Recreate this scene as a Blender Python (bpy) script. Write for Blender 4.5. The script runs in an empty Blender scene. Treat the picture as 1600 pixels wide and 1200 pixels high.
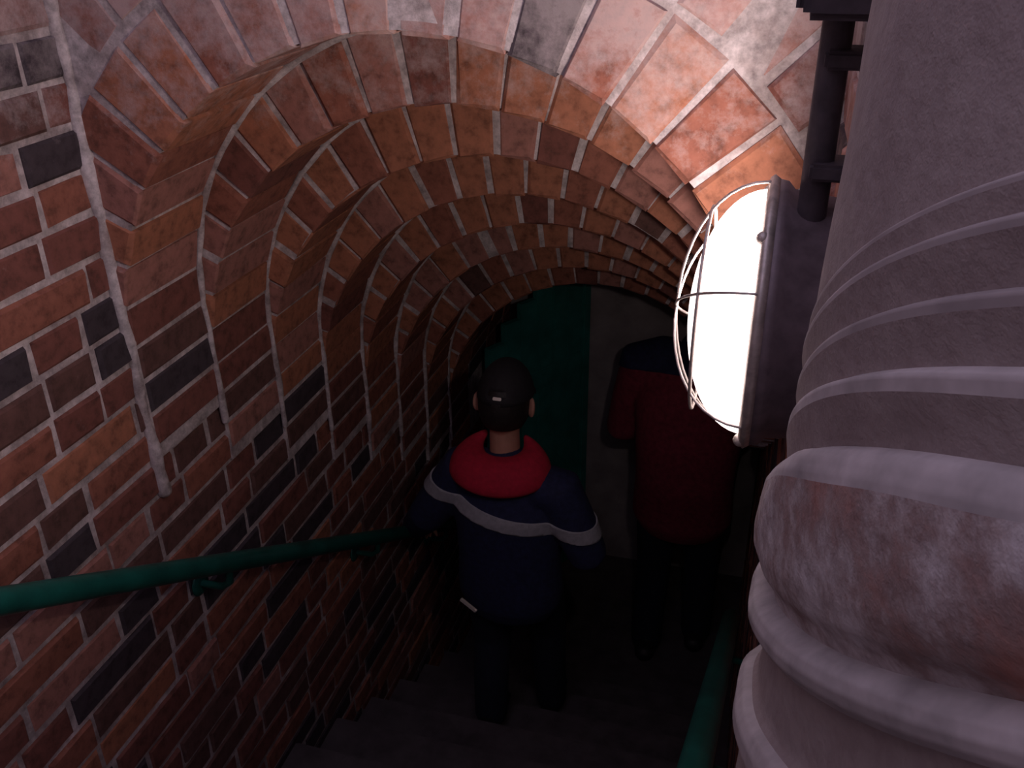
import bpy, bmesh, math, random
from mathutils import Vector, Matrix
random.seed(7)
R = math.radians
C = bpy.context.scene.collection
scene = bpy.context.scene

# ------------------------------------------------------------------ camera, world, exposure
# x runs across the stair passage, y along it (going down), z up; landing floor is z = 0
Z0 = 3.2                                   # camera height above the lower landing
FPX, PITCH, YAW, ROLL = 1450.0, R(28.0), R(16.3), -0.015
cam_d = bpy.data.cameras.new('camera'); cam = bpy.data.objects.new('camera', cam_d); C.objects.link(cam)
cam_d.sensor_width = 36.0; cam_d.lens = 36.0 * FPX / 1600.0; cam_d.clip_start = 0.02; cam_d.clip_end = 60
CAM_M = Matrix.Translation((0, 0, Z0)) @ Matrix.Rotation(YAW, 4, 'Z') @ Matrix.Rotation(R(90) - PITCH, 4, 'X') @ Matrix.Rotation(ROLL, 4, 'Z')
cam.matrix_world = CAM_M
scene.camera = cam
CAM_INV = CAM_M.inverted()
def to_px(p):
    q = CAM_INV @ Vector(p)
    if q.z > -0.03: return None
    return (800 + FPX * q.x / -q.z, 600 - FPX * q.y / -q.z, -q.z)

w = bpy.data.worlds.new('stair_world'); scene.world = w; w.use_nodes = True
bg = w.node_tree.nodes['Background']; bg.inputs[0].default_value = (0.46, 0.385, 0.53, 1); bg.inputs[1].default_value = 1.5
scene.view_settings.view_transform = 'Standard'; scene.view_settings.look = 'None'
scene.view_settings.exposure = 0.0; scene.view_settings.gamma = 1.0; scene.view_settings.use_curve_mapping = False
BULB_STRENGTH, GLASS_STRENGTH = 590.0, 1.6

# ------------------------------------------------------------------ materials
def new_mat(name):
    m = bpy.data.materials.new(name); m.use_nodes = True
    nt = m.node_tree; b = nt.nodes['Principled BSDF']
    return m, nt, b
def nd(nt, t, **k):
    n = nt.nodes.new(t)
    for a, v in k.items(): setattr(n, a, v)
    return n
def noise(nt, scale, detail=4, rough=0.6, coord='pos'):
    g = nd(nt, 'ShaderNodeNewGeometry'); n = nd(nt, 'ShaderNodeTexNoise')
    n.inputs['Scale'].default_value = scale; n.inputs['Detail'].default_value = detail; n.inputs['Roughness'].default_value = rough
    nt.links.new(g.outputs['Position'], n.inputs['Vector']); return n
def ramp(nt, src, stops):
    r = nd(nt, 'ShaderNodeValToRGB'); e = r.color_ramp.elements
    e[0].position, e[0].color = stops[0][0], (*stops[0][1], 1)
    e[1].position, e[1].color = stops[-1][0], (*stops[-1][1], 1)
    for p, c in stops[1:-1]:
        x = e.new(p); x.color = (*c, 1)
    nt.links.new(src, r.inputs[0]); return r
def mix(nt, fac, a, b):
    m = nd(nt, 'ShaderNodeMix', data_type='RGBA')
    if hasattr(fac, 'links') or hasattr(fac, 'is_output'): nt.links.new(fac, m.inputs[0])
    else: m.inputs[0].default_value = fac
    for s, i in ((a, 6), (b, 7)):
        if isinstance(s, tuple): m.inputs[i].default_value = (*s, 1)
        else: nt.links.new(s, m.inputs[i])
    return m.outputs[2]
def bump(nt, b, src, strength=0.4, dist=0.004):
    n = nd(nt, 'ShaderNodeBump'); n.inputs['Strength'].default_value = strength; n.inputs['Distance'].default_value = dist
    nt.links.new(src, n.inputs['Height']); nt.links.new(n.outputs[0], b.inputs['Normal'])

def brick_mat(name, col, lime=0.5):
    m, nt, b = new_mat(name)
    n1 = noise(nt, 38, 5, .65); n2 = noise(nt, 17, 7, .75)
    dark = tuple(c * .5 for c in col); lite = tuple(min(1, c * 1.25) for c in col)
    r1 = ramp(nt, n1.outputs[0], [(.3, dark), (.5, col), (.72, lite)])
    # lime bloom and old wash: patches, thicker towards the upper courses
    g = nd(nt, 'ShaderNodeNewGeometry'); sx = nd(nt, 'ShaderNodeSeparateXYZ'); nt.links.new(g.outputs['Position'], sx.inputs[0])
    mr = nd(nt, 'ShaderNodeMapRange'); mr.inputs[1].default_value = 2.72; mr.inputs[2].default_value = 3.1; mr.inputs[3].default_value = 0.0; mr.inputs[4].default_value = .40
    nt.links.new(sx.outputs[2], mr.inputs[0])
    ad = nd(nt, 'ShaderNodeMath', operation='ADD'); nt.links.new(n2.outputs[0], ad.inputs[0]); nt.links.new(mr.outputs[0], ad.inputs[1])
    rl = ramp(nt, ad.outputs[0], [(.64, (0, 0, 0)), (.90, (lime,) * 3)])
    out = mix(nt, rl.outputs[0], r1.outputs[0], (.68, .60, .60))
    nt.links.new(out, b.inputs['Base Color']); b.inputs['Roughness'].default_value = .85
    bump(nt, b, n1.outputs[0], .5, .004); return m
BRICKS = [brick_mat('brick_red', (.30, .112, .074)), brick_mat('brick_orange', (.40, .160, .092)), brick_mat('brick_deep_red', (.205, .076, .058)),
          brick_mat('brick_brown', (.135, .066, .055)), brick_mat('brick_burnt', (.054, .042, .050), .35), brick_mat('brick_rose', (.37, .170, .135))]
BW = [17, 7, 25, 26, 20, 5]
def pick(): return random.choices(range(6), BW)[0]

def mortar_mat(name, col):
    m, nt, b = new_mat(name); n = noise(nt, 34, 7, .75); n2 = noise(nt, 9, 5, .7)
    r = ramp(nt, n.outputs[0], [(.30, tuple(c * .38 for c in col)), (.62, col)])
    r2 = ramp(nt, n2.outputs[0], [(.38, (.42, .36, .34)), (.58, (1, 1, 1))])
    mm = nd(nt, 'ShaderNodeMix', data_type='RGBA', blend_type='MULTIPLY'); mm.inputs[0].default_value = .7
    nt.links.new(r.outputs[0], mm.inputs[6]); nt.links.new(r2.outputs[0], mm.inputs[7])
    nt.links.new(mm.outputs[2], b.inputs['Base Color']); b.inputs['Roughness'].default_value = .95
    bump(nt, b, n.outputs[0], .6, .004); return m
MORTAR = mortar_mat('lime_mortar', (.80, .73, .73))
def plain(name, col, rough=.7, metal=0.0, nscale=25, var=.35, bstr=.25):
    m, nt, b = new_mat(name); n = noise(nt, nscale, 4, .6)
    r = ramp(nt, n.outputs[0], [(.3, tuple(c * (1 - var) for c in col)), (.7, tuple(min(1, c * (1 + var * .5)) for c in col))])
    nt.links.new(r.outputs[0], b.inputs['Base Color']); b.inputs['Roughness'].default_value = rough; b.inputs['Metallic'].default_value = metal
    if bstr: bump(nt, b, n.outputs[0], bstr, .003)
    return m
PLASTER = plain('grey_plaster', (.36, .32, .32), .95, nscale=6)
STONE = plain('worn_stone', (.10, .085, .09), .9, nscale=12)
GREEN = plain('green_paint', (.010, .115, .088), .35, nscale=14, var=.45, bstr=.15)
DOORGREEN = plain('green_door_paint', (.03, .24, .21), .5, nscale=8)
IRON = plain('dark_iron', (.10, .085, .10), .6, .3, 40)
HOUSING = plain('lamp_housing_paint', (.20, .16, .18), .5, .2, 40)
CAGE = plain('cage_wire', (.62, .56, .52), .4, .5, 60)
NAVY = plain('navy_cloth', (.018, .023, .075), .85, nscale=60)
TROUSER = plain('dark_trouser_cloth', (.012, .016, .034), .9, nscale=60)
REDCLOTH = plain('red_cloth', (.52, .012, .045), .85, nscale=60, var=.2)
MAROON = plain('maroon_cloth', (.26, .028, .055), .85, nscale=50)
STRIPE = plain('grey_stripe_cloth', (.42, .42, .46), .8, nscale=60, var=.2)
SKIN = plain('skin', (.50, .25, .18), .55, nscale=30, var=.12, bstr=.1)
HAIR = plain('dark_hair', (.018, .013, .013), .6, nscale=90, var=.5, bstr=.6)
CAPCLOTH = plain('dark_cap_cloth', (.02, .018, .022), .8, nscale=70)
SHOE = plain('black_shoe', (.02, .02, .022), .5, nscale=30)
BUCKLE = plain('bright_buckle', (.95, .90, .80), .25, .3, 30, .02, 0)
EYE = plain('eye_white', (.7, .7, .68), .2, nscale=5, var=.02, bstr=0)
IRIS = plain('eye_iris', (.05, .03, .02), .2, nscale=5, var=.02, bstr=0)
LIP = plain('lips', (.42, .13, .11), .5, nscale=30, var=.1, bstr=0)
# newel plaster: grey lime coat worn through to reddish masonry
def newel_mat(name, red):
    m, nt, b = new_mat(name); n1 = noise(nt, 7, 6, .7); n2 = noise(nt, 55, 4, .7)
    r = ramp(nt, n1.outputs[0], [(.36, (.40, .20, .165)), (.5, (.36, .28, .27)), (.60, (.60, .57, .585))]) if red else \
        ramp(nt, n1.outputs[0], [(.35, (.34, .285, .285)), (.65, (.41, .36, .355))])
    r2 = ramp(nt, n2.outputs[0], [(.3, (.62, .58, .58)), (.6, (1, 1, 1))])
    mm = nd(nt, 'ShaderNodeMix', data_type='RGBA', blend_type='MULTIPLY'); mm.inputs[0].default_value = .8 if red else .35
    nt.links.new(r.outputs[0], mm.inputs[6]); nt.links.new(r2.outputs[0], mm.inputs[7])
    nt.links.new(mm.outputs[2], b.inputs['Base Color']); b.inputs['Roughness'].default_value = .95
    bump(nt, b, n2.outputs[0], .5, .004); return m
NEWEL = newel_mat('newel_plaster', False); NEWELRED = newel_mat('newel_worn_plaster', True)
NEWELRIDGE = plain('newel_ridge_lit', (.52, .49, .50), .95, nscale=18)  # paler than the shaft: light on rim and ridges put into the colour
LIGHT_COL = (1.0, .81, .77, 1)
NEWELLEDGE = plain('newel_ledge', (.43, .39, .40), .95, nscale=9)
gm, gnt, gb = new_mat('lit_lamp_glass')            # clear-frosted glass: lets the bulb through and glows itself
ge = nd(gnt, 'ShaderNodeEmission'); ge.inputs[0].default_value = LIGHT_COL; ge.inputs[1].default_value = GLASS_STRENGTH
gtr = nd(gnt, 'ShaderNodeBsdfTransparent'); gad = nd(gnt, 'ShaderNodeAddShader'); gnt.nodes.remove(gb)
gtr.inputs[0].default_value = (.9, .9, .9, 1)
gnt.links.new(ge.outputs[0], gad.inputs[0]); gnt.links.new(gtr.outputs[0], gad.inputs[1])
gnt.links.new(gad.outputs[0], gnt.nodes['Material Output'].inputs[0])
bm_, bnt, bb = new_mat('lit_bulb'); bb.inputs['Base Color'].default_value = (.9, .88, .85, 1)
bb.inputs['Emission Color'].default_value = LIGHT_COL; bb.inputs['Emission Strength'].default_value = BULB_STRENGTH

# ------------------------------------------------------------------ helpers
def mesh_obj(name, verts, faces, mat, parent=None, smooth=False, midx=None):
    me = bpy.data.meshes.new(name); me.from_pydata([tuple(v) for v in verts], [], faces); me.update()
    return link_mesh(name, me, mat, parent, smooth, midx)
def link_mesh(name, me, mat, parent=None, smooth=False, midx=None):
    for m in (mat if isinstance(mat, (list, tuple)) else [mat]): me.materials.append(m)
    if midx: me.polygons.foreach_set('material_index', midx)
    if smooth: me.polygons.foreach_set('use_smooth', [True] * len(me.polygons))
    o = bpy.data.objects.new(name, me); C.objects.link(o)
    if parent: o.parent = parent
    return o
def tag(o, label=None, cat=None, group=None, kind=None):
    if label: o['label'] = label
    if cat: o['category'] = cat
    if group: o['group'] = group
    if kind: o['kind'] = kind
    return o
def empty(name, loc=(0, 0, 0), rz=0):
    o = bpy.data.objects.new(name, None); C.objects.link(o); o.location = loc; o.rotation_euler = (0, 0, rz); o.empty_display_size = .1
    return o
def fix_normals(me):
    bm = bmesh.new(); bm.from_mesh(me); bmesh.ops.recalc_face_normals(bm, faces=bm.faces); bm.to_mesh(me); bm.free()
def box(x0, x1, y0, y1, z0, z1):
    v = [(x, y, z) for x in (x0, x1) for y in (y0, y1) for z in (z0, z1)]
    f = [(0, 1, 3, 2), (4, 6, 7, 5), (0, 4, 5, 1), (2, 3, 7, 6), (0, 2, 6, 4), (1, 5, 7, 3)]
    return v, f
def bevel_box(x0, x1, y0, y1, z0, z1, c=.006, seg=2):
    bm = bmesh.new(); v, f = box(x0, x1, y0, y1, z0, z1)
    vs = [bm.verts.new(p) for p in v]; [bm.faces.new([vs[i] for i in q]) for q in f]
    bmesh.ops.recalc_face_normals(bm, faces=bm.faces)
    bmesh.ops.bevel(bm, geom=list(bm.edges), offset=c, segments=seg, affect='EDGES')
    me = bpy.data.meshes.new('bevel_box'); bm.to_mesh(me); bm.free(); return me
def frame_of(d, ref):
    d = d.normalized(); a = ref - d * ref.dot(d)
    if a.length < 1e-4: a = Vector((0, 1, 0)) - d * d.y
    a.normalize(); return a, d.cross(a)
def loft(pts, rad, n=14, ref=(1, 0, 0), dome=True):
    """closed tube through pts; rad = r or (ra along ref, rb); rounded ends"""
    pts = [Vector(p) for p in pts]; rad = [(r, r) if not isinstance(r, tuple) else r for r in rad]
    if dome:
        for end in (0, -1):
            p = pts[end]; q = pts[1] if end == 0 else pts[-2]; d = (p - q).normalized(); r0 = rad[end]; rm = min(r0)
            ex = [(p + d * rm * math.sin(a) * .9, (r0[0] * math.cos(a), r0[1] * math.cos(a))) for a in (R(30), R(58), R(80))]
            if end == 0: pts = [e[0] for e in ex][::-1] + pts; rad = [e[1] for e in ex][::-1] + rad
            else: pts += [e[0] for e in ex]; rad += [e[1] for e in ex]
    V = []; F = []; ref = Vector(ref)
    for i, p in enumerate(pts):
        d = (pts[min(i + 1, len(pts) - 1)] - pts[max(i - 1, 0)])
        a, b = frame_of(d, ref)
        for k in range(n):
            t = 2 * math.pi * k / n
            V.append(p + a * rad[i][0] * math.cos(t) + b * rad[i][1] * math.sin(t))
    m = len(pts)
    for i in range(m - 1):
        for k in range(n):
            F.append((i * n + k, i * n + (k + 1) % n, (i + 1) * n + (k + 1) % n, (i + 1) * n + k))
    F.append(tuple(range(n))[::-1]); F.append(tuple((m - 1) * n + k for k in range(n)))
    return V, F
def ell(c, r, nu=20, nv=12, fn=None):
    V = []; F = []
    for j in range(nv + 1):
        ph = math.pi * j / nv
        for i in range(nu):
            t = 2 * math.pi * i / nu
            u = Vector((math.sin(ph) * math.cos(t), math.sin(ph) * math.sin(t), math.cos(ph)))
            p = Vector((u.x * r[0], u.y * r[1], u.z * r[2]))
            if fn: p = fn(u, p)
            V.append(p + Vector(c))
    for j in range(nv):
        for i in range(nu):
            a, b2 = j * nu + i, j * nu + (i + 1) % nu
            F.append((a, a + nu, b2 + nu, b2))
    return V, F
def join(parts):
    V = []; F = []
    for v, f in parts:
        o = len(V); V += list(v); F += [tuple(i + o for i in q) for q in f]
    return V, F
def fuse(parts, voxel, smooth=4, fac=.5):
    """one continuous skin over overlapping closed shapes"""
    V, F = join(parts)
    me = bpy.data.meshes.new('t'); me.from_pydata([tuple(v) for v in V], [], F)
    bm = bmesh.new(); bm.from_mesh(me); bmesh.ops.remove_doubles(bm, verts=bm.verts, dist=1e-6); bmesh.ops.recalc_face_normals(bm, faces=bm.faces); bm.to_mesh(me); bm.free()
    o = bpy.data.objects.new('t', me); C.objects.link(o)
    m = o.modifiers.new('r', 'REMESH'); m.mode = 'VOXEL'; m.voxel_size = voxel
    if smooth:
        s = o.modifiers.new('s', 'SMOOTH'); s.iterations = smooth; s.factor = fac
    dg = bpy.context.evaluated_depsgraph_get(); dg.update()
    out = bpy.data.meshes.new_from_object(o.evaluated_get(dg))
    bpy.data.objects.remove(o); bpy.data.meshes.remove(me); out.materials.clear()
    return out
def tube_obj(name, pts, r, mat, parent=None, n=14, smooth=True):
    V, F = loft(pts, [r] * len(pts), n, ref=(0, 0, 1) if abs((Vector(pts[1]) - Vector(pts[0])).normalized().z) < .9 else (1, 0, 0))
    return mesh_obj(name, V, F, mat, parent, smooth)

# ------------------------------------------------------------------ passage geometry
XL, XR = -1.19, 0.075            # brick side walls
XC, RIN = -0.578, 0.60          # vault axis and intrados radius
S0, RW, DROP = 1.38, 0.248, 0.155
NR = 8                          # stepped rings; the last one runs on level to the end wall
YEND = 4.0
def zc(k): return Z0 - 0.79 - DROP * k
def ring_y(k): return S0 + RW * k
LAND_Y, RISE, NST = 2.95, 0.157, 15

# brick meshes (front face at x = 0 looking to +x, length on y, height on z)
CH, BD = 0.075, 0.07
def brick_geo(L, H, D, c=.005, j=.0028):
    def jt(): return random.uniform(-j, j)
    h, l = H / 2, L / 2
    o = [(0 - c, -l, -h), (-c, l, -h), (-c, l, h), (-c, -l, h)]
    f = [(jt() * .8, -l + c + jt(), -h + c + jt()), (jt() * .8, l - c + jt(), -h + c + jt()), (jt() * .8, l - c + jt(), h - c + jt()), (jt() * .8, -l + c + jt(), h - c + jt())]
    bk = [(-D, -l, -h), (-D, l, -h), (-D, l, h), (-D, -l, h)]
    V = f + o + bk
    F = [(0, 1, 2, 3)] + [(4 + i, 4 + (i + 1) % 4, (i + 1) % 4, i) for i in range(4)] + [(8 + i, 8 + (i + 1) % 4, 4 + (i + 1) % 4, 4 + i) for i in range(4)] + [(11, 10, 9, 8)]
    return V, F
_cache = {}
def shared(key, geo, mat):
    if key not in _cache:
        me = bpy.data.meshes.new(key[0]); V, F = geo(); me.from_pydata([tuple(v) for v in V], [], F); me.update(); me.materials.append(mat); _cache[key] = me
    return _cache[key]
def place(name, me, parent, M):
    o = bpy.data.objects.new(name, me); C.objects.link(o); o.parent = parent; o.matrix_basis = M
    return o

# ------------------------------------------------------------------ left wall
ZTOP = Z0 + .95
V, F = box(XL - .30, XL - .005, -.9, YEND + .3, -.2, ZTOP)
wall_l = mesh_obj('wall_left', V, F, MORTAR); tag(wall_l, 'long brick wall with pale lime joints running down the left side', 'wall', kind='structure')
COURSE0, CRS = Z0 - .51, .078          # a bed joint, course height
def hidden_by_ring(y, z):
    if y < S0: return False
    k = min(NR - 1, int((y - S0) / RW)); return z > zc(k) + .08
def course_bricks(y0, y1, z0, z1, seed):
    rnd = random.Random(seed); out = []
    i0 = int(math.floor((z0 - COURSE0) / CRS)); i1 = int(math.ceil((z1 - COURSE0) / CRS))
    for i in range(i0, i1):
        zcen = COURSE0 + CRS * (i + .5); y = y0 - rnd.uniform(0, .35) - (.19 if i % 2 else 0); st = i % 2 == 0
        while y < y1:
            st = not st if rnd.random() < .85 else st
            L = .252 if st else .118
            out.append((y + L / 2, zcen + rnd.uniform(-.0015, .0015), st, L)); y += L + .011 + rnd.uniform(-.002, .004)
    return out
def brick_area(x, y, z, L, H):
    ps = [to_px((x, y + a, z + b)) for a, b in ((-L / 2, -H / 2), (L / 2, -H / 2), (L / 2, H / 2), (-L / 2, H / 2))]
    if any(p is None for p in ps): return 0
    cx = sum(p[0] for p in ps) / 4; cy = sum(p[1] for p in ps) / 4
    if cx < -40 or cx > 900 or cy < -30 or cy > 1230: return 0
    if cx > 680 and cy > 560: return 0
    return abs(sum(ps[i][0] * ps[(i + 1) % 4][1] - ps[(i + 1) % 4][0] * ps[i][1] for i in range(4))) / 2
BH = CRS - .0115
allb = [b for b in course_bricks(-.85, YEND, .0, ZTOP - .03, 3) if not hidden_by_ring(b[0] - b[3] / 2, b[1])]
allb.sort(key=lambda b: -brick_area(XL, b[0], b[1], b[3], BH))
near, far = allb[:300], allb[300:]
def wall_brick_mats(): return pick()
for (y, z, st, L) in near:
    ci = pick(); vi = random.randrange(3)
    me = shared(('brick', st, ci, vi), lambda: brick_geo(.252 if st else .118, BH, BD), BRICKS[ci])
    place('brick', me, wall_l, Matrix.Translation((XL + random.uniform(-.002, .003), y, z)) @ Matrix.Rotation(random.uniform(-.018, .018), 4, 'X'))
def brick_field(name, lst, x, flip, parent):
    VV = []; FF = []; mi = []
    for (y, z, st, L) in lst:
        v, f = brick_geo(L, BH, BD); o = len(VV); ci = pick()
        VV += [(x + (-p[0] if flip else p[0]), p[1] + y, p[2] + z) for p in v]
        FF += [tuple(i + o for i in (q[::-1] if flip else q)) for q in f]; mi += [ci] * len(f)
    o = mesh_obj(name, VV, FF, BRICKS, parent, midx=mi); o['kind'] = 'stuff'; return o
brick_field('brick_field', far, XL, False, wall_l)

# ------------------------------------------------------------------ right wall
V, F = box(XR + .005, XR + .30, .82, YEND + .3, -.2, ZTOP)
wall_r = mesh_obj('wall_right', V, F, MORTAR); tag(wall_r, 'dark brick wall behind the lit lamp on the right', 'wall', kind='structure')
rb = [b for b in course_bricks(.98, YEND, .0, ZTOP - .03, 5) if not hidden_by_ring(b[0], b[1] - .1)]
brick_field('brick_field', rb, XR, True, wall_r)

# ------------------------------------------------------------------ vault: stepped brick rings
def half_ring_core(y0, y1, r0, r1, z, n=40):
    V = []; F = []
    for i in range(n + 1):
        a = -math.pi / 2 + math.pi * i / n
        for r in (r0, r1):
            for y in (y0, y1):
                V.append((XC + r * math.sin(a), y, z + r * math.cos(a)))
    for i in range(n):
        b, c = i * 4, (i + 1) * 4
        F += [(b, c, c + 1, b + 1), (b + 2, b + 3, c + 3, c + 2), (b, b + 2, c + 2, c), (b + 1, c + 1, c + 3, b + 3)]
    F += [(0, 1, 3, 2), (4 * n, 4 * n + 2, 4 * n + 3, 4 * n + 1)]
    return V, F
core = []
for k in range(NR):
    y1 = ring_y(k + 1) if k < NR - 1 else YEND
    core.append(half_ring_core(ring_y(k) + .006, y1 + .02, RIN + .006, RIN + .34, zc(k)))
    # legs of the ring run a little way down the side walls
    core.append(box(XL - .05, XC - RIN - .005, ring_y(k) + .006, y1, zc(k) - .26, zc(k) + .02))
V, F = join(core)
ceil = mesh_obj('ceiling', V, F, MORTAR); tag(ceil, 'stepped brick vault of round arch rings dropping towards the lower landing', 'vault', kind='structure')
def vous_geo(t0, h, w, rin, c=.006, j=.0032):
    """arch brick: bottom z=0 at radius rin, front y=0"""
    def jt(): return random.uniform(-j, j)
    t1 = t0 * (rin + h) / rin
    def sec(y, ins):
        return [(-t0 / 2 + ins + jt(), y, ins + jt()), (t0 / 2 - ins + jt(), y, ins + jt()), (t1 / 2 - ins + jt(), y, h - ins + jt()), (-t1 / 2 + ins + jt(), y, h - ins + jt())]
    s0 = [(p[0], p[1] + jt() * .6, p[2]) for p in sec(0, c)]; s1 = sec(c, 0); s1 = [(p[0], p[1], p[2]) for p in s1]; s2 = sec(w, 0)
    V = s0 + s1 + s2
    F = [(0, 1, 2, 3)[::-1]] + [(4 + i, i, (i + 1) % 4, 4 + (i + 1) % 4) for i in range(4)] + [(8 + i, 4 + i, 4 + (i + 1) % 4, 8 + (i + 1) % 4) for i in range(4)] + [(8, 9, 10, 11)]
    return V, F
TV, VH = .0735, .158
def ring_bricks(parent, y, w, r, h, z, n, amax, mkey, xlim=None, weights=None):
    da = 2 * amax / n
    for i in range(n):
        a = -amax + da * (i + .5) + random.uniform(-.004, .004)
        px = XC + (r + h / 2) * math.sin(a)
        if xlim and not (xlim[0] < px < xlim[1]): continue
        ci = random.choices(range(6), weights)[0] if weights else pick(); vi = random.randrange(4)
        me = shared((mkey, ci, vi), lambda: vous_geo(da * r - .0090, h, w, r), BRICKS[ci])
        M = Matrix.Translation((XC + r * math.sin(a), y + random.uniform(-.005, .005), z + r * math.cos(a))) @ Matrix.Rotation(a, 4, 'Y') @ Matrix.Rotation(random.uniform(-.012, .012), 4, 'Z')
        place('brick', me, parent, M)
NV = 22
for k in range(NR):
    n = NV
    ring_bricks(ceil, ring_y(k), RW - .010, RIN, VH, zc(k), n, math.pi / 2, 'arch_brick_%d' % (k == 0), weights=[26, 36, 10, 3, 3 if k else 1, 26])
    for side in (-1,):
        for j in range(3):
            ci = pick(); vi = random.randrange(2)
            me = shared(('leg_brick', side, ci, vi), lambda: [( [(p[0] * 1.0, p[1], p[2]) for p in g[0]], g[1]) for g in [brick_geo(RW - .016, BH, .05)]][0], BRICKS[ci])
            M = Matrix.Translation((XC + side * RIN, ring_y(k) + RW / 2 + .004, zc(k) - .04 - CRS * j))
            if side > 0: M = M @ Matrix.Rotation(math.pi, 4, 'Z')
            place('brick', me, ceil, M)
# mortar beads pointed into the corners where one ring meets the next
def bead_pts(k, y, side):
    pts = []
    for j in range(5 if side < 0 else 0): pts.append((XC + side * RIN, y, zc(k) - .30 + .06 * j))
    for a in range(0, 76, 5): pts.append((XC + side * RIN * math.cos(R(a)), y, zc(k) + RIN * math.sin(R(a))))
    return [(p[0] - side * random.uniform(-.002, .002), p[1] + random.uniform(-.002, .002), p[2]) for p in pts]
for k in range(NR - 1):
    for side in (-1, 1):
        pts = bead_pts(k, ring_y(k + 1) - .003, side); V, F = loft(pts, [random.uniform(.006, .010) for _ in pts], 8, ref=(0, 1, 0)); mesh_obj('mortar_bead', V, F, MORTAR, ceil, True)
pts = [(XL + random.uniform(-.003, .002), S0 + random.uniform(-.004, .004), zc(0) - .34 + .05 * j) for j in range(24)]
V, F = loft(pts, [random.uniform(.009, .017) for _ in pts], 10, ref=(0, 1, 0)); mesh_obj('mortar_bead', V, F, MORTAR, ceil, True)
# level run of the vault over the landing
yy = ring_y(NR - 1) + RW + .012
rest = []; mi = []
while yy < YEND - .05:
    for i in range(NV):
        a = -math.pi / 2 + math.pi / NV * (i + .5)
        v, f = vous_geo(math.pi / NV * RIN - .0115, VH, RW - .012, RIN)
        M = Matrix.Translation((XC + RIN * math.sin(a), yy, zc(NR - 1) + RIN * math.cos(a))) @ Matrix.Rotation(a, 4, 'Y')
        rest.append(([M @ Vector(p) for p in v], f)); mi += [pick()] * len(f)
    yy += RW
V, F = join(rest); o = mesh_obj('arch_brick_field', V, F, BRICKS, ceil, midx=mi); o['kind'] = 'stuff'

# ------------------------------------------------------------------ front wall over the first arch
def arch_face(y0, y1, r, z, x0, x1, zt, n=48):
    V = []; F = []
    for i in range(n + 1):
        a = -math.pi / 2 + math.pi * i / n
        ci = (XC + r * math.sin(a), z + r * math.cos(a))
        dx, dz = math.sin(a), math.cos(a)
        ts = []
        if dx < -1e-6: ts.append((x0 - XC) / dx)
        if dx > 1e-6: ts.append((x1 - XC) / dx)
        if dz > 1e-6: ts.append((zt - z) / dz)
        t = min(ts); co = (XC + t * dx, z + t * dz)
        for p in (ci, co):
            for y in (y0, y1): V.append((p[0], y, p[1]))
    for i in range(n):
        b, c = i * 4, (i + 1) * 4
        F += [(b, c, c + 1, b + 1), (b, b + 2, c + 2, c), (b + 1, c + 1, c + 3, b + 3), (b + 2, b + 3, c + 3, c + 2)]
    F += [(0, 1, 3, 2), (4 * n, 4 * n + 2, 4 * n + 3, 4 * n + 1)]
    return V, F
V, F = arch_face(S0 + .005, S0 + .2, RIN + .02, zc(0), XL - .1, XR + .1, ZTOP)
wall_f = mesh_obj('wall_front', V, F, MORTAR); tag(wall_f, 'brick wall face above the nearest arch, washed with lime', 'wall', kind='structure')
WL = [22, 22, 14, 4, 1, 22]
ring_bricks(wall_f, S0, .10, RIN + VH + .014, .118, zc(0), 28, math.pi / 2, 'upper_brick', (XL + .005, XR - .005), WL)
ring_bricks(wall_f, S0, .10, RIN + VH + .144, .118, zc(0), 32, math.pi / 2, 'outer_brick', (XL + .005, XR - .005), WL)
ring_bricks(wall_f, S0, .10, RIN + VH + .274, .118, zc(0), 37, math.pi / 2, 'outmost_brick', (XL + .005, XR - .005), WL)

# ------------------------------------------------------------------ end wall, landing, stair
V, F = box(XL - .1, XR + .1, YEND, YEND + .25, -.2, zc(NR - 1) + .95)
wall_b = mesh_obj('wall_back', V, F, PLASTER); tag(wall_b, 'plain grey plastered wall closing the foot of the stair', 'wall', kind='structure')
V, F = box(XL - .1, XR + .1, LAND_Y, YEND + .1, -.2, 0)
floor = mesh_obj('floor', V, F, STONE); tag(floor, 'dark stone landing at the foot of the stair', 'floor', kind='structure')
stair = empty('stone_staircase', (XC, LAND_Y, 0)); tag(stair, 'steep dark stone stair leading down between the brick walls', 'staircase', kind='structure')
for n in range(1, NST + 1):
    y0, y1 = LAND_Y - RW * n, LAND_Y - RW * (n - 1)
    x1 = XR + .02 if y0 > .85 else XR + .5
    me = bevel_box(XL - XC - .02, x1 - XC, y0 - LAND_Y - .02, y1 - LAND_Y, RISE * n - .30, RISE * n, .012, 2)
    link_mesh('step', me, STONE, stair)

V, F = box(XL - .3, 1.75, -1.25, -.9, .5, ZTOP)  # unseen, added to close the open back so light enters from above
wall_rear = mesh_obj('wall_rear', V, F, PLASTER); tag(wall_rear, 'plastered wall behind the viewer, added unseen so light falls from above', 'wall', kind='structure')
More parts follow.
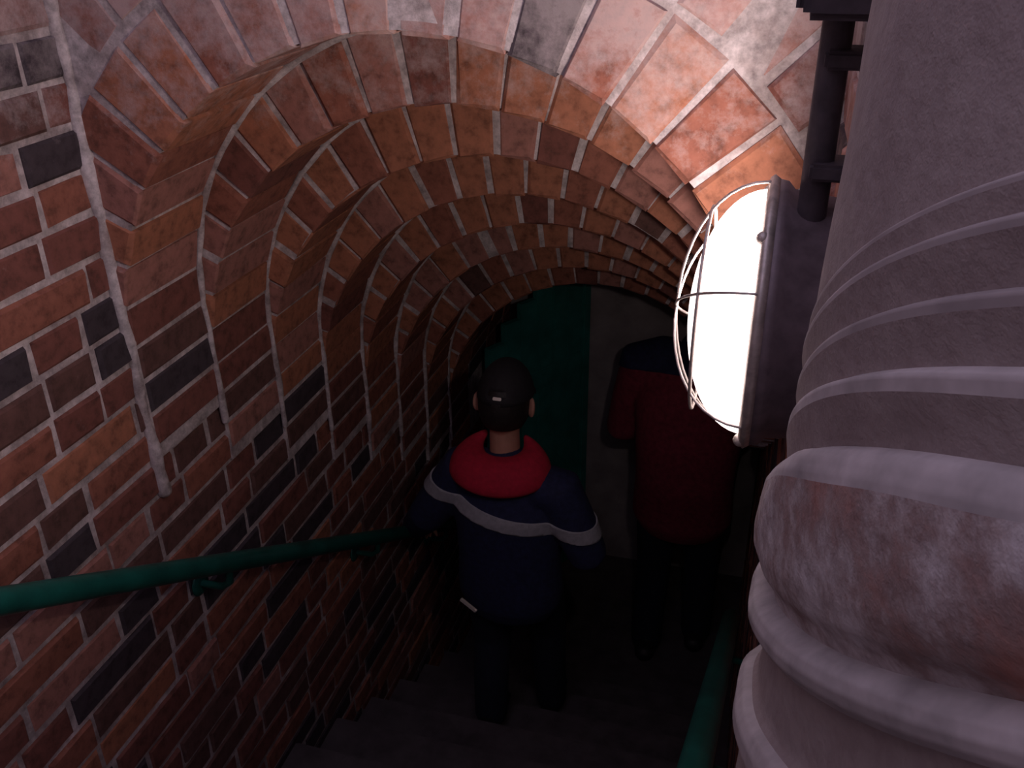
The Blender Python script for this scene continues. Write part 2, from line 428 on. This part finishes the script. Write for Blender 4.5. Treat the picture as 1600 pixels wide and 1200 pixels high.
# ------------------------------------------------------------------ newel with helical roll mouldings
NX, NY, NRAD, NSL = .531, .598, .5, .63
TH0 = R(-105)
def newel_r(z): return NRAD - .004 + .028 * (-.30 - (z - Z0)) if z - Z0 > -.9 else NRAD + .0128
PROF = [(1.4, .0), (.05, .0), (-.05, .0), (-.148, -.0005)]
PRO2 = [[(-.152, .0018), (-.165, .0)], [(-.171, .0035), (-.180, .0018), (-.196, -.001)], [(-.204, .0036), (-.215, .0016), (-.230, -.001)], [(-.242, .0052), (-.255, .0025), (-.274, -.002)]]
LEDG = [[(-.148, -.0005), (-.1492, .0018), (-.152, .0018)], [(-.165, .0), (-.1665, .0035), (-.171, .0035)], [(-.196, -.001), (-.1978, .0036), (-.204, .0036)], [(-.230, -.001), (-.2325, .0052), (-.242, .0052)]]
RIMP = [(-.274, -.002), (-.276, .005), (-.281, .009), (-.29, .0125), (-.296, .0133)]
PILL = [(-.296, .0133), (-.315, .015), (-.345, .0155), (-.370, .014), (-.388, .009), (-.400, .001), (-.411, -.003)]
RIDG = [(-.411, -.003), (-.415, .004), (-.420, .010), (-.429, .0125), (-.438, .011), (-.446, .005), (-.451, -.005)]
LOWP = [(-.451, -.005), (-.455, -.009), (-.49, -.009), (-.52, -.008), (-.526, -.004)]
RID2 = [(-.526, -.004), (-.530, .003), (-.540, .008), (-.556, .008), (-.570, .003), (-.580, -.004)]
LOWS = [(-.580, -.004), (-.60, -.004), (-.70, -.002), (-.90, -.003), (-3.6, -.003)]
newel = empty('newel_column', (NX, NY, Z0 - 2.9)); tag(newel, 'massive grey plastered newel column with spiralling rolls, right foreground', 'column')
# angles are measured from the y axis towards +x
def winding(u, t):
    f = min(1, max(0, (u + .411) / .135)); q = .16 * math.tanh(t * t / .16)
    return (.2955 + .0175 * f) * t + (-.156 + .346 * f) * q
def helix(name, prof, mat, sub=3):
    us = []
    for (a, b) in zip(prof[:-1], prof[1:]):
        m = sub if abs(a[0] - b[0]) < .3 else 14
        for i in range(m): us.append((a[0] + (b[0] - a[0]) * i / m, a[1] + (b[1] - a[1]) * i / m))
    us.append(prof[-1]); n = 170; V = []; F = []
    for (u, d) in us:
        for i in range(n + 1):
            th = R(-230) + R(280) * i / n
            wob = .0009 * math.sin(th * 9 + u * 31) + (.0008 * math.sin(th * 23 + u * 57 + 1.3) if u < -.26 else .0)
            z = Z0 + u - winding(u, th - TH0) + wob * (1 if d > .004 else .3)
            r = newel_r(z) + d + wob
            V.append((r * math.sin(th), r * math.cos(th), z - (Z0 - 2.9)))
    for j in range(len(us) - 1):
        for i in range(n):
            a = j * (n + 1) + i; F.append((a, a + n + 1, a + n + 2, a + 1))
    return mesh_obj(name, V, F, mat, newel, True)
helix('shaft', PROF, NEWEL)
for p in PRO2: helix('shaft', p, NEWEL)
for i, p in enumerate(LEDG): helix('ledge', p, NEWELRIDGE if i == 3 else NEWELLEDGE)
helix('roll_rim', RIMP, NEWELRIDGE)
helix('shaft', LOWP, NEWEL); helix('shaft', LOWS, NEWEL)
o = helix('roll_moulding', PILL, NEWELRED, 4); o['label'] = 'broad worn roll with reddish patches'
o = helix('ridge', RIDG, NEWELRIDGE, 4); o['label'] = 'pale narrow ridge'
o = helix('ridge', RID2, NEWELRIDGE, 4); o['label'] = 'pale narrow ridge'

# ------------------------------------------------------------------ caged lamp on the right wall
LY, LZ, LR = .955, Z0 - .406, .145
lamp = empty('bulkhead_lamp', (XR, LY, LZ)); tag(lamp, 'round caged bulkhead lamp, brightly lit, on the right wall', 'lamp')
def disc_profile(prof, n=40):
    """revolve (radius, x) profile round the x axis"""
    V = []; F = []
    for (r, x) in prof:
        for i in range(n):
            t = 2 * math.pi * i / n; V.append((x, r * math.cos(t), r * math.sin(t)))
    for j in range(len(prof) - 1):
        for i in range(n):
            F.append((j * n + i, j * n + (i + 1) % n, (j + 1) * n + (i + 1) % n, (j + 1) * n + i))
    return V, F
XF = -.072            # front of the housing, measured from the wall
V, F = disc_profile([(0, 0), (LR - .022, 0), (LR - .018, -.01), (LR - .012, XF * .75), (LR - .004, XF * .85), (LR - .002, XF), (LR - .012, XF - .002), (LR - .014, XF + .006), (0, XF + .006)])
link_o = mesh_obj('housing', V, F, HOUSING, lamp, True); fix_normals(link_o.data)
V, F = disc_profile([(LR - .011, XF + .004), (LR - .002, XF + .002), (LR + .002, XF - .004), (LR - .001, XF - .008), (LR - .006, XF - .010), (LR - .011, XF - .008), (LR - .012, XF - .004), (LR - .011, XF + .004)])
o = mesh_obj('rim', V, F, CAGE, lamp, True); fix_normals(o.data)
GR, GD = LR - .013, .076
V, F = disc_profile([(GR * math.cos(R(a)), XF - .002 - GD * math.sin(R(a)) ** .9) for a in range(0, 90, 6)] + [(0.0005, XF - .002 - GD)])
o = mesh_obj('globe', V, F, gm, lamp, True); fix_normals(o.data); o['label'] = 'glowing white glass'
V, F = ell((XF - .010, .03, .043), (.022, .022, .022), 24, 16); mesh_obj('bulb', V, F, bm_, lamp, True)
link_mesh('added_baffle', bevel_box(XF - .062, XF + .004, -.045, .060, .012, .015, .001), HOUSING, lamp)  # added plate in the globe, keeps bulb light off the lower left wall
def cage_pt(a, t, off=.012): return (XF - .004 - (GD + off) * math.sin(a) ** .9, (GR + off) * math.cos(a) * math.cos(t), (GR + off) * math.cos(a) * math.sin(t))
for i in range(3):
    t = math.pi * i / 3 + R(90)
    pts = [cage_pt(R(a), t) for a in range(2, 90, 8)] + [cage_pt(R(90), t)] + [cage_pt(R(a), t + math.pi) for a in range(82, 1, -8)]
    pts = [p for p in pts]
    tube_obj('cage_wire', pts, .0015, CAGE, lamp, 8)
for a in (40,):
    pts = [cage_pt(R(a), 2 * math.pi * i / 32) for i in range(33)]
    tube_obj('cage_ring', pts, .0019, CAGE, lamp, 8)
for t in (.9, 2.2, 4.0, 5.4):
    V, F = ell((XF - .008, (LR - .003) * math.cos(t), (LR - .006) * math.sin(t)), (.007, .007, .007), 10, 6); mesh_obj('clip', V, F, CAGE, lamp, True)
# cable conduit and box above the lamp
con = empty('cable_conduit', (XR - .02, .90, LZ + .2)); tag(con, 'dark vertical cable pipe on the wall above the caged lamp', 'pipe')
tube_obj('pipe', [(-.018, .02, -.08), (-.018, .02, .02), (-.018, .02, .10)], .014, IRON, con)
for z in (-.03, .07):
    me = bevel_box(-.026, .021, -.004, .044, z - .008, z + .008, .003); link_mesh('clamp', me, IRON, con)
jb = empty('junction_box', (XR - .02, .90, LZ + .345)); tag(jb, 'dark cable box at the top of the pipe beside the newel', 'box')
link_mesh('case', bevel_box(-.05, .02, -.07, .10, -.035, .10, .006), IRON, jb); link_mesh('lid', bevel_box(-.056, -.05, -.064, .094, -.029, .094, .003), IRON, jb)

# ------------------------------------------------------------------ handrails
def rail_z(y): return Z0 - .98 - .643 * (y - .864)
rail = empty('handrail', (XL, 1.4, rail_z(1.4))); tag(rail, 'green painted pipe handrail along the left brick wall', 'handrail')
def rl(p): return (p[0] - XL, p[1] - 1.4, p[2] - rail_z(1.4))
tube_obj('pipe', [rl((-1.10, y, rail_z(y))) for y in (-.3, .4, 1.2, 2.0, 2.9)], .0235, GREEN, rail, 18)
for y in (.70, 1.43, 2.19, 2.8):
    z = rail_z(y)
    tube_obj('bracket', [rl((-1.10, y, z - .018)), rl((-1.103, y, z - .055)), rl((-1.125, y, z - .075)), rl((XL + .004, y, z - .078))], .009, GREEN, rail, 10)
    V, F = ell(rl((XL + .004, y, z - .078)), (.007, .032, .032), 16, 8); mesh_obj('wall_plate', V, F, GREEN, rail, True)
def rrz(y): return Z0 - .47 - .635 * y
rr = empty('handrail', (XR, 1.4, rrz(1.4))); tag(rr, 'green painted pipe handrail at the foot of the newel, right side', 'handrail')
def rx(y): return -.020 + .030 * (y - .6)
def rq(p): return (p[0] - XR, p[1] - 1.4, p[2] - rrz(1.4))
tube_obj('pipe', [rq((rx(y), y, rrz(y))) for y in (.45, .9, 1.5, 2.0)] , .0225, GREEN, rr, 18)
for y in (.98, 1.7):
    tube_obj('bracket', [rq((rx(y), y, rrz(y) - .018)), rq((rx(y), y, rrz(y) - .05)), rq((XR - .004, y, rrz(y) - .065))], .008, GREEN, rr, 10)

# ------------------------------------------------------------------ green door at the foot
door = empty('door_1', (-.82, 3.96, 0)); tag(door, 'half open green plank door at the foot of the stair', 'door', kind='structure')
dv = Vector((-.30, -.52, 0)).normalized(); door.rotation_euler = (0, 0, math.atan2(dv.y, dv.x))
NP = 6; DW = .60 / NP
for i in range(NP):
    h = 1.70 - .30 * ((i + .5) / NP) ** 2
    link_mesh('plank', bevel_box(i * DW + .002, (i + 1) * DW - .002, -.018, .018, .01, h, .004), DOORGREEN, door)
for z in (.25, 1.15):
    link_mesh('ledge', bevel_box(.02, .58, .018, .040, z, z + .10, .005), DOORGREEN, door)
    link_mesh('ledge', bevel_box(.02, .58, -.040, -.018, z, z + .10, .005), DOORGREEN, door)
o = link_mesh('handle', bevel_box(.52, .54, .04, .07, .86, 1.0, .005), IRON, door)
link_mesh('jamb', bevel_box(-.05, .0, -.03, .03, 0, 1.72, .006), DOORGREEN, door)

# ------------------------------------------------------------------ people
def head_parts(c, k, tilt=0.0):
    """head facing +y about centre c; k scales a 0.24 m tall head"""
    def shp(u, p):
        p = p.copy()
        if u.z < 0: p.x *= 1 - .30 * (-u.z) ** 1.3; p.y *= 1 - .12 * (-u.z)
        if u.y > 0:
            g = math.exp(-((u.x / .16) ** 2 + ((u.z + .12) / .22) ** 2)); p.y += .026 * g
            for sx in (-1, 1):
                p.y -= .010 * math.exp(-(((u.x - sx * .38) / .2) ** 2 + ((u.z - .06) / .14) ** 2))
            p.y -= .004 * math.exp(-((u.x / .3) ** 2 + ((u.z + .52) / .05) ** 2))
            p.y += .012 * math.exp(-((u.x / .3) ** 2 + ((u.z + .85) / .2) ** 2))
        else: p.y *= 1.05
        return p * k
    M = Matrix.Translation(c) @ Matrix.Rotation(tilt, 4, 'X')
    out = []
    V, F = ell((0, 0, 0), (.076, .096, .118), 40, 30, shp); out.append(([M @ v for v in V], F))
    for s in (-1, 1):
        V, F = ell((0, 0, 0), (.010 * k, .022 * k, .035 * k), 14, 10)
        E_ = Matrix.Translation((s * .087 * k, -.012 * k, -.008 * k)) @ Matrix.Rotation(s * .62, 4, 'Z')
        out.append(([M @ (E_ @ v) for v in V], F))
        V, F = ell((s * .076 * k, -.006 * k, -.008 * k), (.012 * k, .012 * k, .02 * k), 10, 8); out.append(([M @ v for v in V], F))
    return out, M
def hand_parts(wr, d, up, side, k, curl=.5):
    """palm + five fingers; d = direction of the hand, up = back of the hand, side = thumb side"""
    d = Vector(d).normalized(); up = Vector(up); up = (up - d * up.dot(d)).normalized(); sd = d.cross(up) * side; wr = Vector(wr)
    out = []
    pc = wr + d * .045 * k
    out.append(loft([wr - d * .02 * k, wr + d * .02 * k, wr + d * .05 * k, wr + d * .085 * k], [(.024 * k, .017 * k), (.032 * k, .015 * k), (.039 * k, .014 * k), (.037 * k, .012 * k)], 14, ref=sd))
    for i, (off, ln) in enumerate(((.030, .068), (.010, .078), (-.011, .072), (-.031, .056))):
        p = wr + d * (.084 - .004 * abs(i - 1)) * k + sd * off * k; pts = [p - d * .012 * k]; a = .12; q = p
        for sg in (.42, .33, .25):
            q = q + (d * math.cos(a) - up * math.sin(a)) * ln * sg * k; a += curl; pts.append(q)
        out.append(loft(pts, [.0090 * k, .0088 * k, .0080 * k, .0068 * k], 10, ref=sd))
    p = wr + d * .028 * k + sd * .028 * k; q1 = p + (d * .6 + sd * .75 - up * .25) * .036 * k; q2 = q1 + (d * .85 + sd * .3 - up * .5 * curl) * .032 * k; q3 = q2 + (d * .9 - up * .6 * curl) * .024 * k
    out.append(loft([p, q1, q2, q3], [.0125 * k, .0105 * k, .0095 * k, .0075 * k], 10, ref=up))
    return out
def cut_band(src, planes, mat, name, parent, off=.004):
    """shell lifted off a garment between cutting planes (co, no): keeps the side the normal points to"""
    bm = bmesh.new(); bm.from_mesh(src)
    for co, no in planes:
        bmesh.ops.bisect_plane(bm, geom=list(bm.verts) + list(bm.edges) + list(bm.faces), plane_co=co, plane_no=no, clear_inner=True)
    bm.normal_update()
    for v in bm.verts: v.co += v.normal * off
    me = bpy.data.meshes.new(name); bm.to_mesh(me); bm.free(); me.materials.clear()
    o = link_mesh(name, me, mat, parent, True)
    s = o.modifiers.new('s', 'SOLIDIFY'); s.thickness = off * 1.6; s.offset = -1
    return o

def person_cap():
    k = .86                                                # a slight figure, about 1.46 m
    px, py, pz = -.70, 2.335, RISE * 3
    P = Vector((px, py, pz))
    # joints, local (x right, y forward, z up)
    hipz, shz = .78, 1.115
    LS, RS = Vector((-.145, .0, shz)), Vector((.165, -.015, shz - .02))
    rail_at = Vector((-1.10, py + .20, rail_z(py + .20))) - P
    LW = rail_at + Vector((.005, -.055, .055)); LE = (LS + LW) / 2 + Vector((-.02, -.05, -.03))
    RE, RWr = Vector((.262, -.02, .875)), Vector((.19, .19, .78))
    LA, RA = Vector((-.075, -.02, .065)), Vector((.085, .26, .065 - RISE))
    LK, RK = Vector((-.08, .045, .40)), Vector((.085, .19, .36))
    hc = Vector((-.020, .055, 1.345))
    hk = .98; hp, HM = head_parts(hc, hk, R(-10)); hs = hk / .90
    body = list(hp)
    body.append(loft([(-.01, .005, 1.09), (-.012, .012, 1.16), (-.018, .030, 1.25), (-.02, .05, 1.33)], [.062, .049, .047, .05], 16))
    body.append(loft([(0, .01, .76), (0, .0, .86), (0, .0, .96), (0, .005, 1.03), (0, .005, 1.09)], [(.125, .08), (.115, .075), (.12, .08), (.135, .085), (.13, .06)], 20))
    for S, E_, W, sg in ((LS, LE, LW, -1), (RS, RE, RWr, 1)):
        body.append(loft([S + Vector((-sg * .03, 0, 0)), S, (S + E_) / 2, E_, (E_ + W) / 2, W], [.045, .046, .038, .032, .030, .022], 14))
    for hx, K, A in ((-.075, LK, LA), (.08, RK, RA)):
        H_ = Vector((hx, .0, hipz))
        body.append(loft([H_, (H_ + K) / 2, K, (K + A) / 2 + Vector((0, -.015, .03)), A], [.078, .066, .046, .045, .032], 14))
        body.append(loft([A + Vector((0, -.03, -.025)), A + Vector((0, .05, -.032)), A + Vector((0, .12, -.042))], [.026, .026, .018], 12))
    body += hand_parts(LW, Vector((0, .75, -.62)), Vector((-.25, .3, .9)), 1, .84, .95)
    body += hand_parts(RWr, Vector((-.25, .9, -.35)), Vector((.8, .1, .6)), -1, .84, .45)
    me = fuse(body, .0048, 3)
    o = link_mesh('person', me, SKIN, None, True); o.location = P
    tag(o, 'person seen from behind in dark cap, red hood and navy jacket with grey stripe', 'person')
    # jacket
    jk = [loft([(0, .012, .64), (0, .008, .70), (0, .0, .80), (0, -.002, .91), (0, -.004, 1.01), (0, -.004, 1.09), (-.006, .006, 1.15)], [(.178, .128), (.180, .130), (.172, .122), (.176, .122), (.182, .124), (.150, .095), (.075, .07)], 26)]
    for S, E_, W, sg in ((LS, LE, LW, -1), (RS, RE, RWr, 1)):
        wend = W + (E_ - W).normalized() * .018
        jk.append(loft([S + Vector((-sg * .06, 0, .0)), S + Vector((0, 0, -.004)), (S + E_) / 2, E_, (E_ + wend) / 2, wend], [.076, .080, .073, .064, .056, .048], 18))
    jm = fuse(jk, .0085, 6)
    jo = link_mesh('jacket', jm, NAVY, o, True)
    n = Vector((.16, -.06, 1)).normalized()
    cut_band(jm, [((0, -.1, .985), n), ((0, -.1, 1.032), -n)], STRIPE, 'stripe', jo, .005)
    # hem tab
    V, F = loft([(-.085, -.128, .655), (-.045, -.135, .628)], [(.007, .004), (.007, .004)], 8); 
    link_mesh('hem_tab', bevel_box(-.033, .033, -.004, .004, -.007, .007, .002), BUCKLE, jo).matrix_basis = Matrix.Translation((-.105, -.128, .665)) @ Matrix.Rotation(R(38), 4, 'Y')
    # red hood lying on the shoulders
    def hood():
        V = []; F = []; na, ns = 34, 12
        for i in range(na + 1):
            a = R(-118) + R(236) * i / na           # 0 = straight back
            f = max(0, math.cos(a * .76)) ** .8
            out_r = .085 + .078 * f; lowz = 1.15 - .062 * f
            for j in range(ns * 2):
                t = 2 * math.pi * j / (ns * 2)
                m = (1 - math.cos(t)) / 2; th = math.sin(t)
                r = .052 + (out_r - .052) * m; z0_ = 1.195 - .035 * f; z = z0_ + (lowz - z0_) * m ** 1.5 + th * (.020 + .014 * f) * (1 if th > 0 else .5)
                r += th * .018 * f
                V.append((-.020 + r * math.sin(a) * 1.25, .022 - r * math.cos(a) * 1.0, z + .028))
        m2 = ns * 2
        for i in range(na):
            for j in range(m2): F.append((i * m2 + j, i * m2 + (j + 1) % m2, (i + 1) * m2 + (j + 1) % m2, (i + 1) * m2 + j))
        F.append(tuple(range(m2))[::-1]); F.append(tuple(na * m2 + j for j in range(m2)))
        return V, F
    V, F = hood(); ho = mesh_obj('hood', V, F, REDCLOTH, jo, True); fix_normals(ho.data); ho['label'] = 'bright red hood'
    # trousers
    tr = [loft([(0, .012, .70), (0, .008, .79), (0, .004, .86)], [(.142, .105), (.145, .108), (.135, .098)], 22)]
    for hx, K, A in ((-.075, LK, LA), (.08, RK, RA)):
        H_ = Vector((hx, .005, .76)); low = A + (K - A).normalized() * .01
        tr.append(loft([H_, (H_ + K) / 2, K, (K + low) / 2 + Vector((0, -.01, 0)), low], [.094, .084, .068, .064, .060], 16))
    link_mesh('trousers', fuse(tr, .0085, 5), TROUSER, o, True)
    for A in (LA, RA):
        sh = fuse([loft([A + Vector((0, -.045, -.034)), A + Vector((0, .02, -.030)), A + Vector((0, .09, -.038)), A + Vector((0, .145, -.046))], [(.036, .032), (.038, .036), (.042, .027), (.034, .019)], 16), loft([A + Vector((0, -.02, -.03)), A + Vector((0, -.02, .02))], [.04, .041], 14)], .006, 4)
        so = link_mesh('shoe', sh, SHOE, o, True)
    # hair, cap
    hair_v, hair_f = ell((0, -.006, .006), (.0765, .0985, .112), 36, 24)
    bm = bmesh.new(); vs = [bm.verts.new(Vector(p) * .915) for p in hair_v]
    for q in hair_f:
        try: bm.faces.new([vs[i] for i in q])
        except ValueError: pass
    bmesh.ops.remove_doubles(bm, verts=bm.verts, dist=1e-5)
    bmesh.ops.bisect_plane(bm, geom=list(bm.verts) + list(bm.edges) + list(bm.faces), plane_co=(0, .035, .03), plane_no=Vector((0, -1, .62)).normalized(), clear_inner=True)
    bmesh.ops.bisect_plane(bm, geom=list(bm.verts) + list(bm.edges) + list(bm.faces), plane_co=(0, 0, -.062), plane_no=(0, 0, 1), clear_inner=True)
    bmesh.ops.recalc_face_normals(bm, faces=bm.faces)
    me = bpy.data.meshes.new('hair'); bm.to_mesh(me); bm.free(); me.transform(HM @ Matrix.Scale(hs, 4)); h = link_mesh('hair', me, HAIR, o, True)
    s = h.modifiers.new('s', 'SOLIDIFY'); s.thickness = .006; s.offset = 1
    V, F = ell((0, 0, .012), (.0755, .096, .108), 36, 24); bm = bmesh.new(); vs = [bm.verts.new(v) for v in V]; [bm.faces.new([vs[i] for i in q]) for q in F]
    bmesh.ops.remove_doubles(bm, verts=bm.verts, dist=1e-5)
    bmesh.ops.bisect_plane(bm, geom=list(bm.verts) + list(bm.edges) + list(bm.faces), plane_co=(0, 0, .022), plane_no=Vector((0, -.10, 1)).normalized(), clear_inner=True)
    # the gap at the back of the cap
    dl = [f for f in bm.faces if f.calc_center_median().y < -.05 and abs(f.calc_center_median().x) < .030 and .034 < f.calc_center_median().z < .058]
    bmesh.ops.delete(bm, geom=dl, context='FACES'); bmesh.ops.recalc_face_normals(bm, faces=bm.faces)
    me = bpy.data.meshes.new('cap'); bm.to_mesh(me); bm.free(); me.transform(HM @ Matrix.Scale(hs, 4)); c = link_mesh('cap', me, CAPCLOTH, o, True)
    s = c.modifiers.new('s', 'SOLIDIFY'); s.thickness = .005; s.offset = 1
    V = []; F = []
    for i in range(13):
        a = R(-70) + R(140) * i / 12
        for r in (0, 1):
            for z in (0, -.004): V.append((math.sin(a) * (.073 + .004 * r), .085 * math.cos(a) + r * .062 * max(.0, math.cos(a)) ** .6, .026 + z - .012 * r))
    for i in range(12):
        b, d = i * 4, i * 4 + 4; F += [(b, d, d + 2, b + 2), (b + 1, b + 3, d + 3, d + 1), (b + 2, d + 2, d + 3, b + 3), (b, b + 1, d + 1, d)]
    me = bpy.data.meshes.new('visor'); me.from_pydata(V, [], F); me.transform(HM @ Matrix.Scale(hs, 4)); link_mesh('visor', me, CAPCLOTH, c, True)
    bk = bevel_box(-.012, .012, -.003, .003, -.0045, .0045, .0015); bo = link_mesh('buckle', bk, BUCKLE, c); bo.matrix_basis = HM @ Matrix.Scale(hs, 4) @ Matrix.Translation((.004, -.103, .038)) @ Matrix.Rotation(R(-25), 4, 'X'); bo['label'] = 'small bright strap buckle'
    face_bits(o, HM, hk)
def face_bits(o, HM, k):
    for s in (-1, 1):
        V, F = ell((s * .029 * k, .079 * k, .006 * k), (.0125 * k, .0105 * k, .0105 * k), 14, 10); mesh_obj('eye', [HM @ v for v in V], F, EYE, o, True)
        V, F = ell((s * .029 * k, .0875 * k, .006 * k), (.005 * k, .003 * k, .005 * k), 12, 8); mesh_obj('iris', [HM @ v for v in V], F, IRIS, o, True)
    V, F = ell((0, .082 * k, -.060 * k), (.022 * k, .008 * k, .007 * k), 16, 8); mesh_obj('mouth', [HM @ v for v in V], F, LIP, o, True)
person_cap()

def person_stooped():
    P = Vector((-.225, 3.36, 0)); k = 1.06
    LS, RS = Vector((-.215, .10, 1.455)), Vector((.160, .10, 1.44))
    LE, RE = Vector((-.285, .10, 1.15)), Vector((.18, .17, 1.14)); LW, RWr = Vector((-.13, .36, 1.02)), Vector((.10, .38, 1.03))
    hc = Vector((.03, .345, 1.47)); hp, HM = head_parts(hc, 1.0, R(-48))
    body = list(hp)
    body.append(loft([(0, .12, 1.42), (.005, .19, 1.47), (.015, .265, 1.475), (.025, .32, 1.475)], [.075, .058, .056, .06], 16))
    body.append(loft([(0, .0, .88), (0, -.03, 1.0), (0, -.02, 1.15), (0, .03, 1.30), (0, .09, 1.41)], [(.15, .10), (.14, .095), (.15, .105), (.165, .11), (.15, .085)], 20))
    for S, E_, W, sg in ((LS, LE, LW, -1), (RS, RE, RWr, 1)):
        body.append(loft([S + Vector((-sg * .04, 0, 0)), S, (S + E_) / 2, E_, (E_ + W) / 2, W], [.055, .056, .048, .04, .037, .027], 14))
    legs = ((-.095, Vector((-.105, .03, .50)), Vector((-.11, -.02, .085))), (.095, Vector((.10, .07, .50)), Vector((.105, .10, .085))))
    for hx, K, A in legs:
        H_ = Vector((hx, .0, .92))
        body.append(loft([H_, (H_ + K) / 2, K, (K + A) / 2 + Vector((0, -.004, .03)), A], [.088, .070, .050, .050, .036], 14))
        body.append(loft([A + Vector((0, -.04, -.035)), A + Vector((0, .06, -.042)), A + Vector((0, .15, -.055))], [.032, .032, .022], 12))
    body += hand_parts(LW, Vector((.15, .8, -.5)), Vector((-.5, .2, .8)), 1, 1.0, .6)
    body += hand_parts(RWr, Vector((-.15, .8, -.5)), Vector((.5, .2, .8)), -1, 1.0, .6)
    o = link_mesh('person', fuse(body, .0055, 3), SKIN, None, True); o.location = P
    tag(o, 'stooping person in maroon jacket and dark trousers, partly hidden by the lamp', 'person')
    jk = [loft([(0, .012, .80), (0, .0, .90), (0, -.03, 1.02), (0, -.025, 1.17), (0, .015, 1.32), (0, .08, 1.445), (0, .15, 1.48)], [(.215, .150), (.212, .148), (.205, .142), (.215, .150), (.232, .152), (.20, .125), (.10, .085)], 28)]
    for S, E_, W, sg in ((LS, LE, LW, -1), (RS, RE, RWr, 1)):
        wend = W + (E_ - W).normalized() * .03
        jk.append(loft([S + Vector((-sg * .09, 0, .02)), S + Vector((0, 0, .0)), (S + E_) / 2, E_, (E_ + wend) / 2, wend], [.105, .105, .09, .078, .068, .055], 18))
    jm = fuse(jk, .01, 6); jo = link_mesh('jacket', jm, MAROON, o, True)
    cut_band(jm, [((0, 0, 1.475), Vector((0, .35, 1)).normalized())], NAVY, 'shoulder_yoke', jo, .006)
    V, F = loft([(.0, .125, 1.49), (.01, .19, 1.52), (.015, .225, 1.525)], [.088, .082, .07], 20); 
    cm = fuse([(V, F)], .008, 3); link_mesh('collar', cm, NAVY, jo, True)
    tr = [loft([(0, .0, .82), (0, .0, .92), (0, -.005, 1.0)], [(.172, .125), (.17, .122), (.158, .112)], 22)]
    for hx, K, A in legs:
        H_ = Vector((hx, .0, .90)); low = A + (K - A).normalized() * .0
        tr.append(loft([H_, (H_ + K) / 2, K, (K + low) / 2, low], [.100, .092, .078, .074, .070], 16))
    link_mesh('trousers', fuse(tr, .01, 5), TROUSER, o, True)
    for hx, K, A in legs:
        sh = fuse([loft([A + Vector((0, -.06, -.045)), A + Vector((0, .03, -.040)), A + Vector((0, .12, -.05)), A + Vector((0, .19, -.060))], [(.045, .04), (.048, .045), (.052, .035), (.042, .024)], 16), loft([A + Vector((0, -.025, -.04)), A + Vector((0, -.025, .02))], [.05, .05], 14)], .007, 4)
        link_mesh('shoe', sh, SHOE, o, True)
    V, F = ell((0, -.010, .012), (.079, .101, .116), 36, 24); bm = bmesh.new(); vs = [bm.verts.new(v) for v in V]; [bm.faces.new([vs[i] for i in q]) for q in F]
    bmesh.ops.remove_doubles(bm, verts=bm.verts, dist=1e-5)
    bmesh.ops.bisect_plane(bm, geom=list(bm.verts) + list(bm.edges) + list(bm.faces), plane_co=(0, .04, .03), plane_no=Vector((0, -1, .7)).normalized(), clear_inner=True)
    bmesh.ops.bisect_plane(bm, geom=list(bm.verts) + list(bm.edges) + list(bm.faces), plane_co=(0, 0, -.07), plane_no=(0, 0, 1), clear_inner=True)
    bmesh.ops.recalc_face_normals(bm, faces=bm.faces)
    me = bpy.data.meshes.new('hair'); bm.to_mesh(me); bm.free(); me.transform(HM); h = link_mesh('hair', me, HAIR, o, True)
    s = h.modifiers.new('s', 'SOLIDIFY'); s.thickness = .008; s.offset = 1
    face_bits(o, HM, 1.0)
person_stooped()
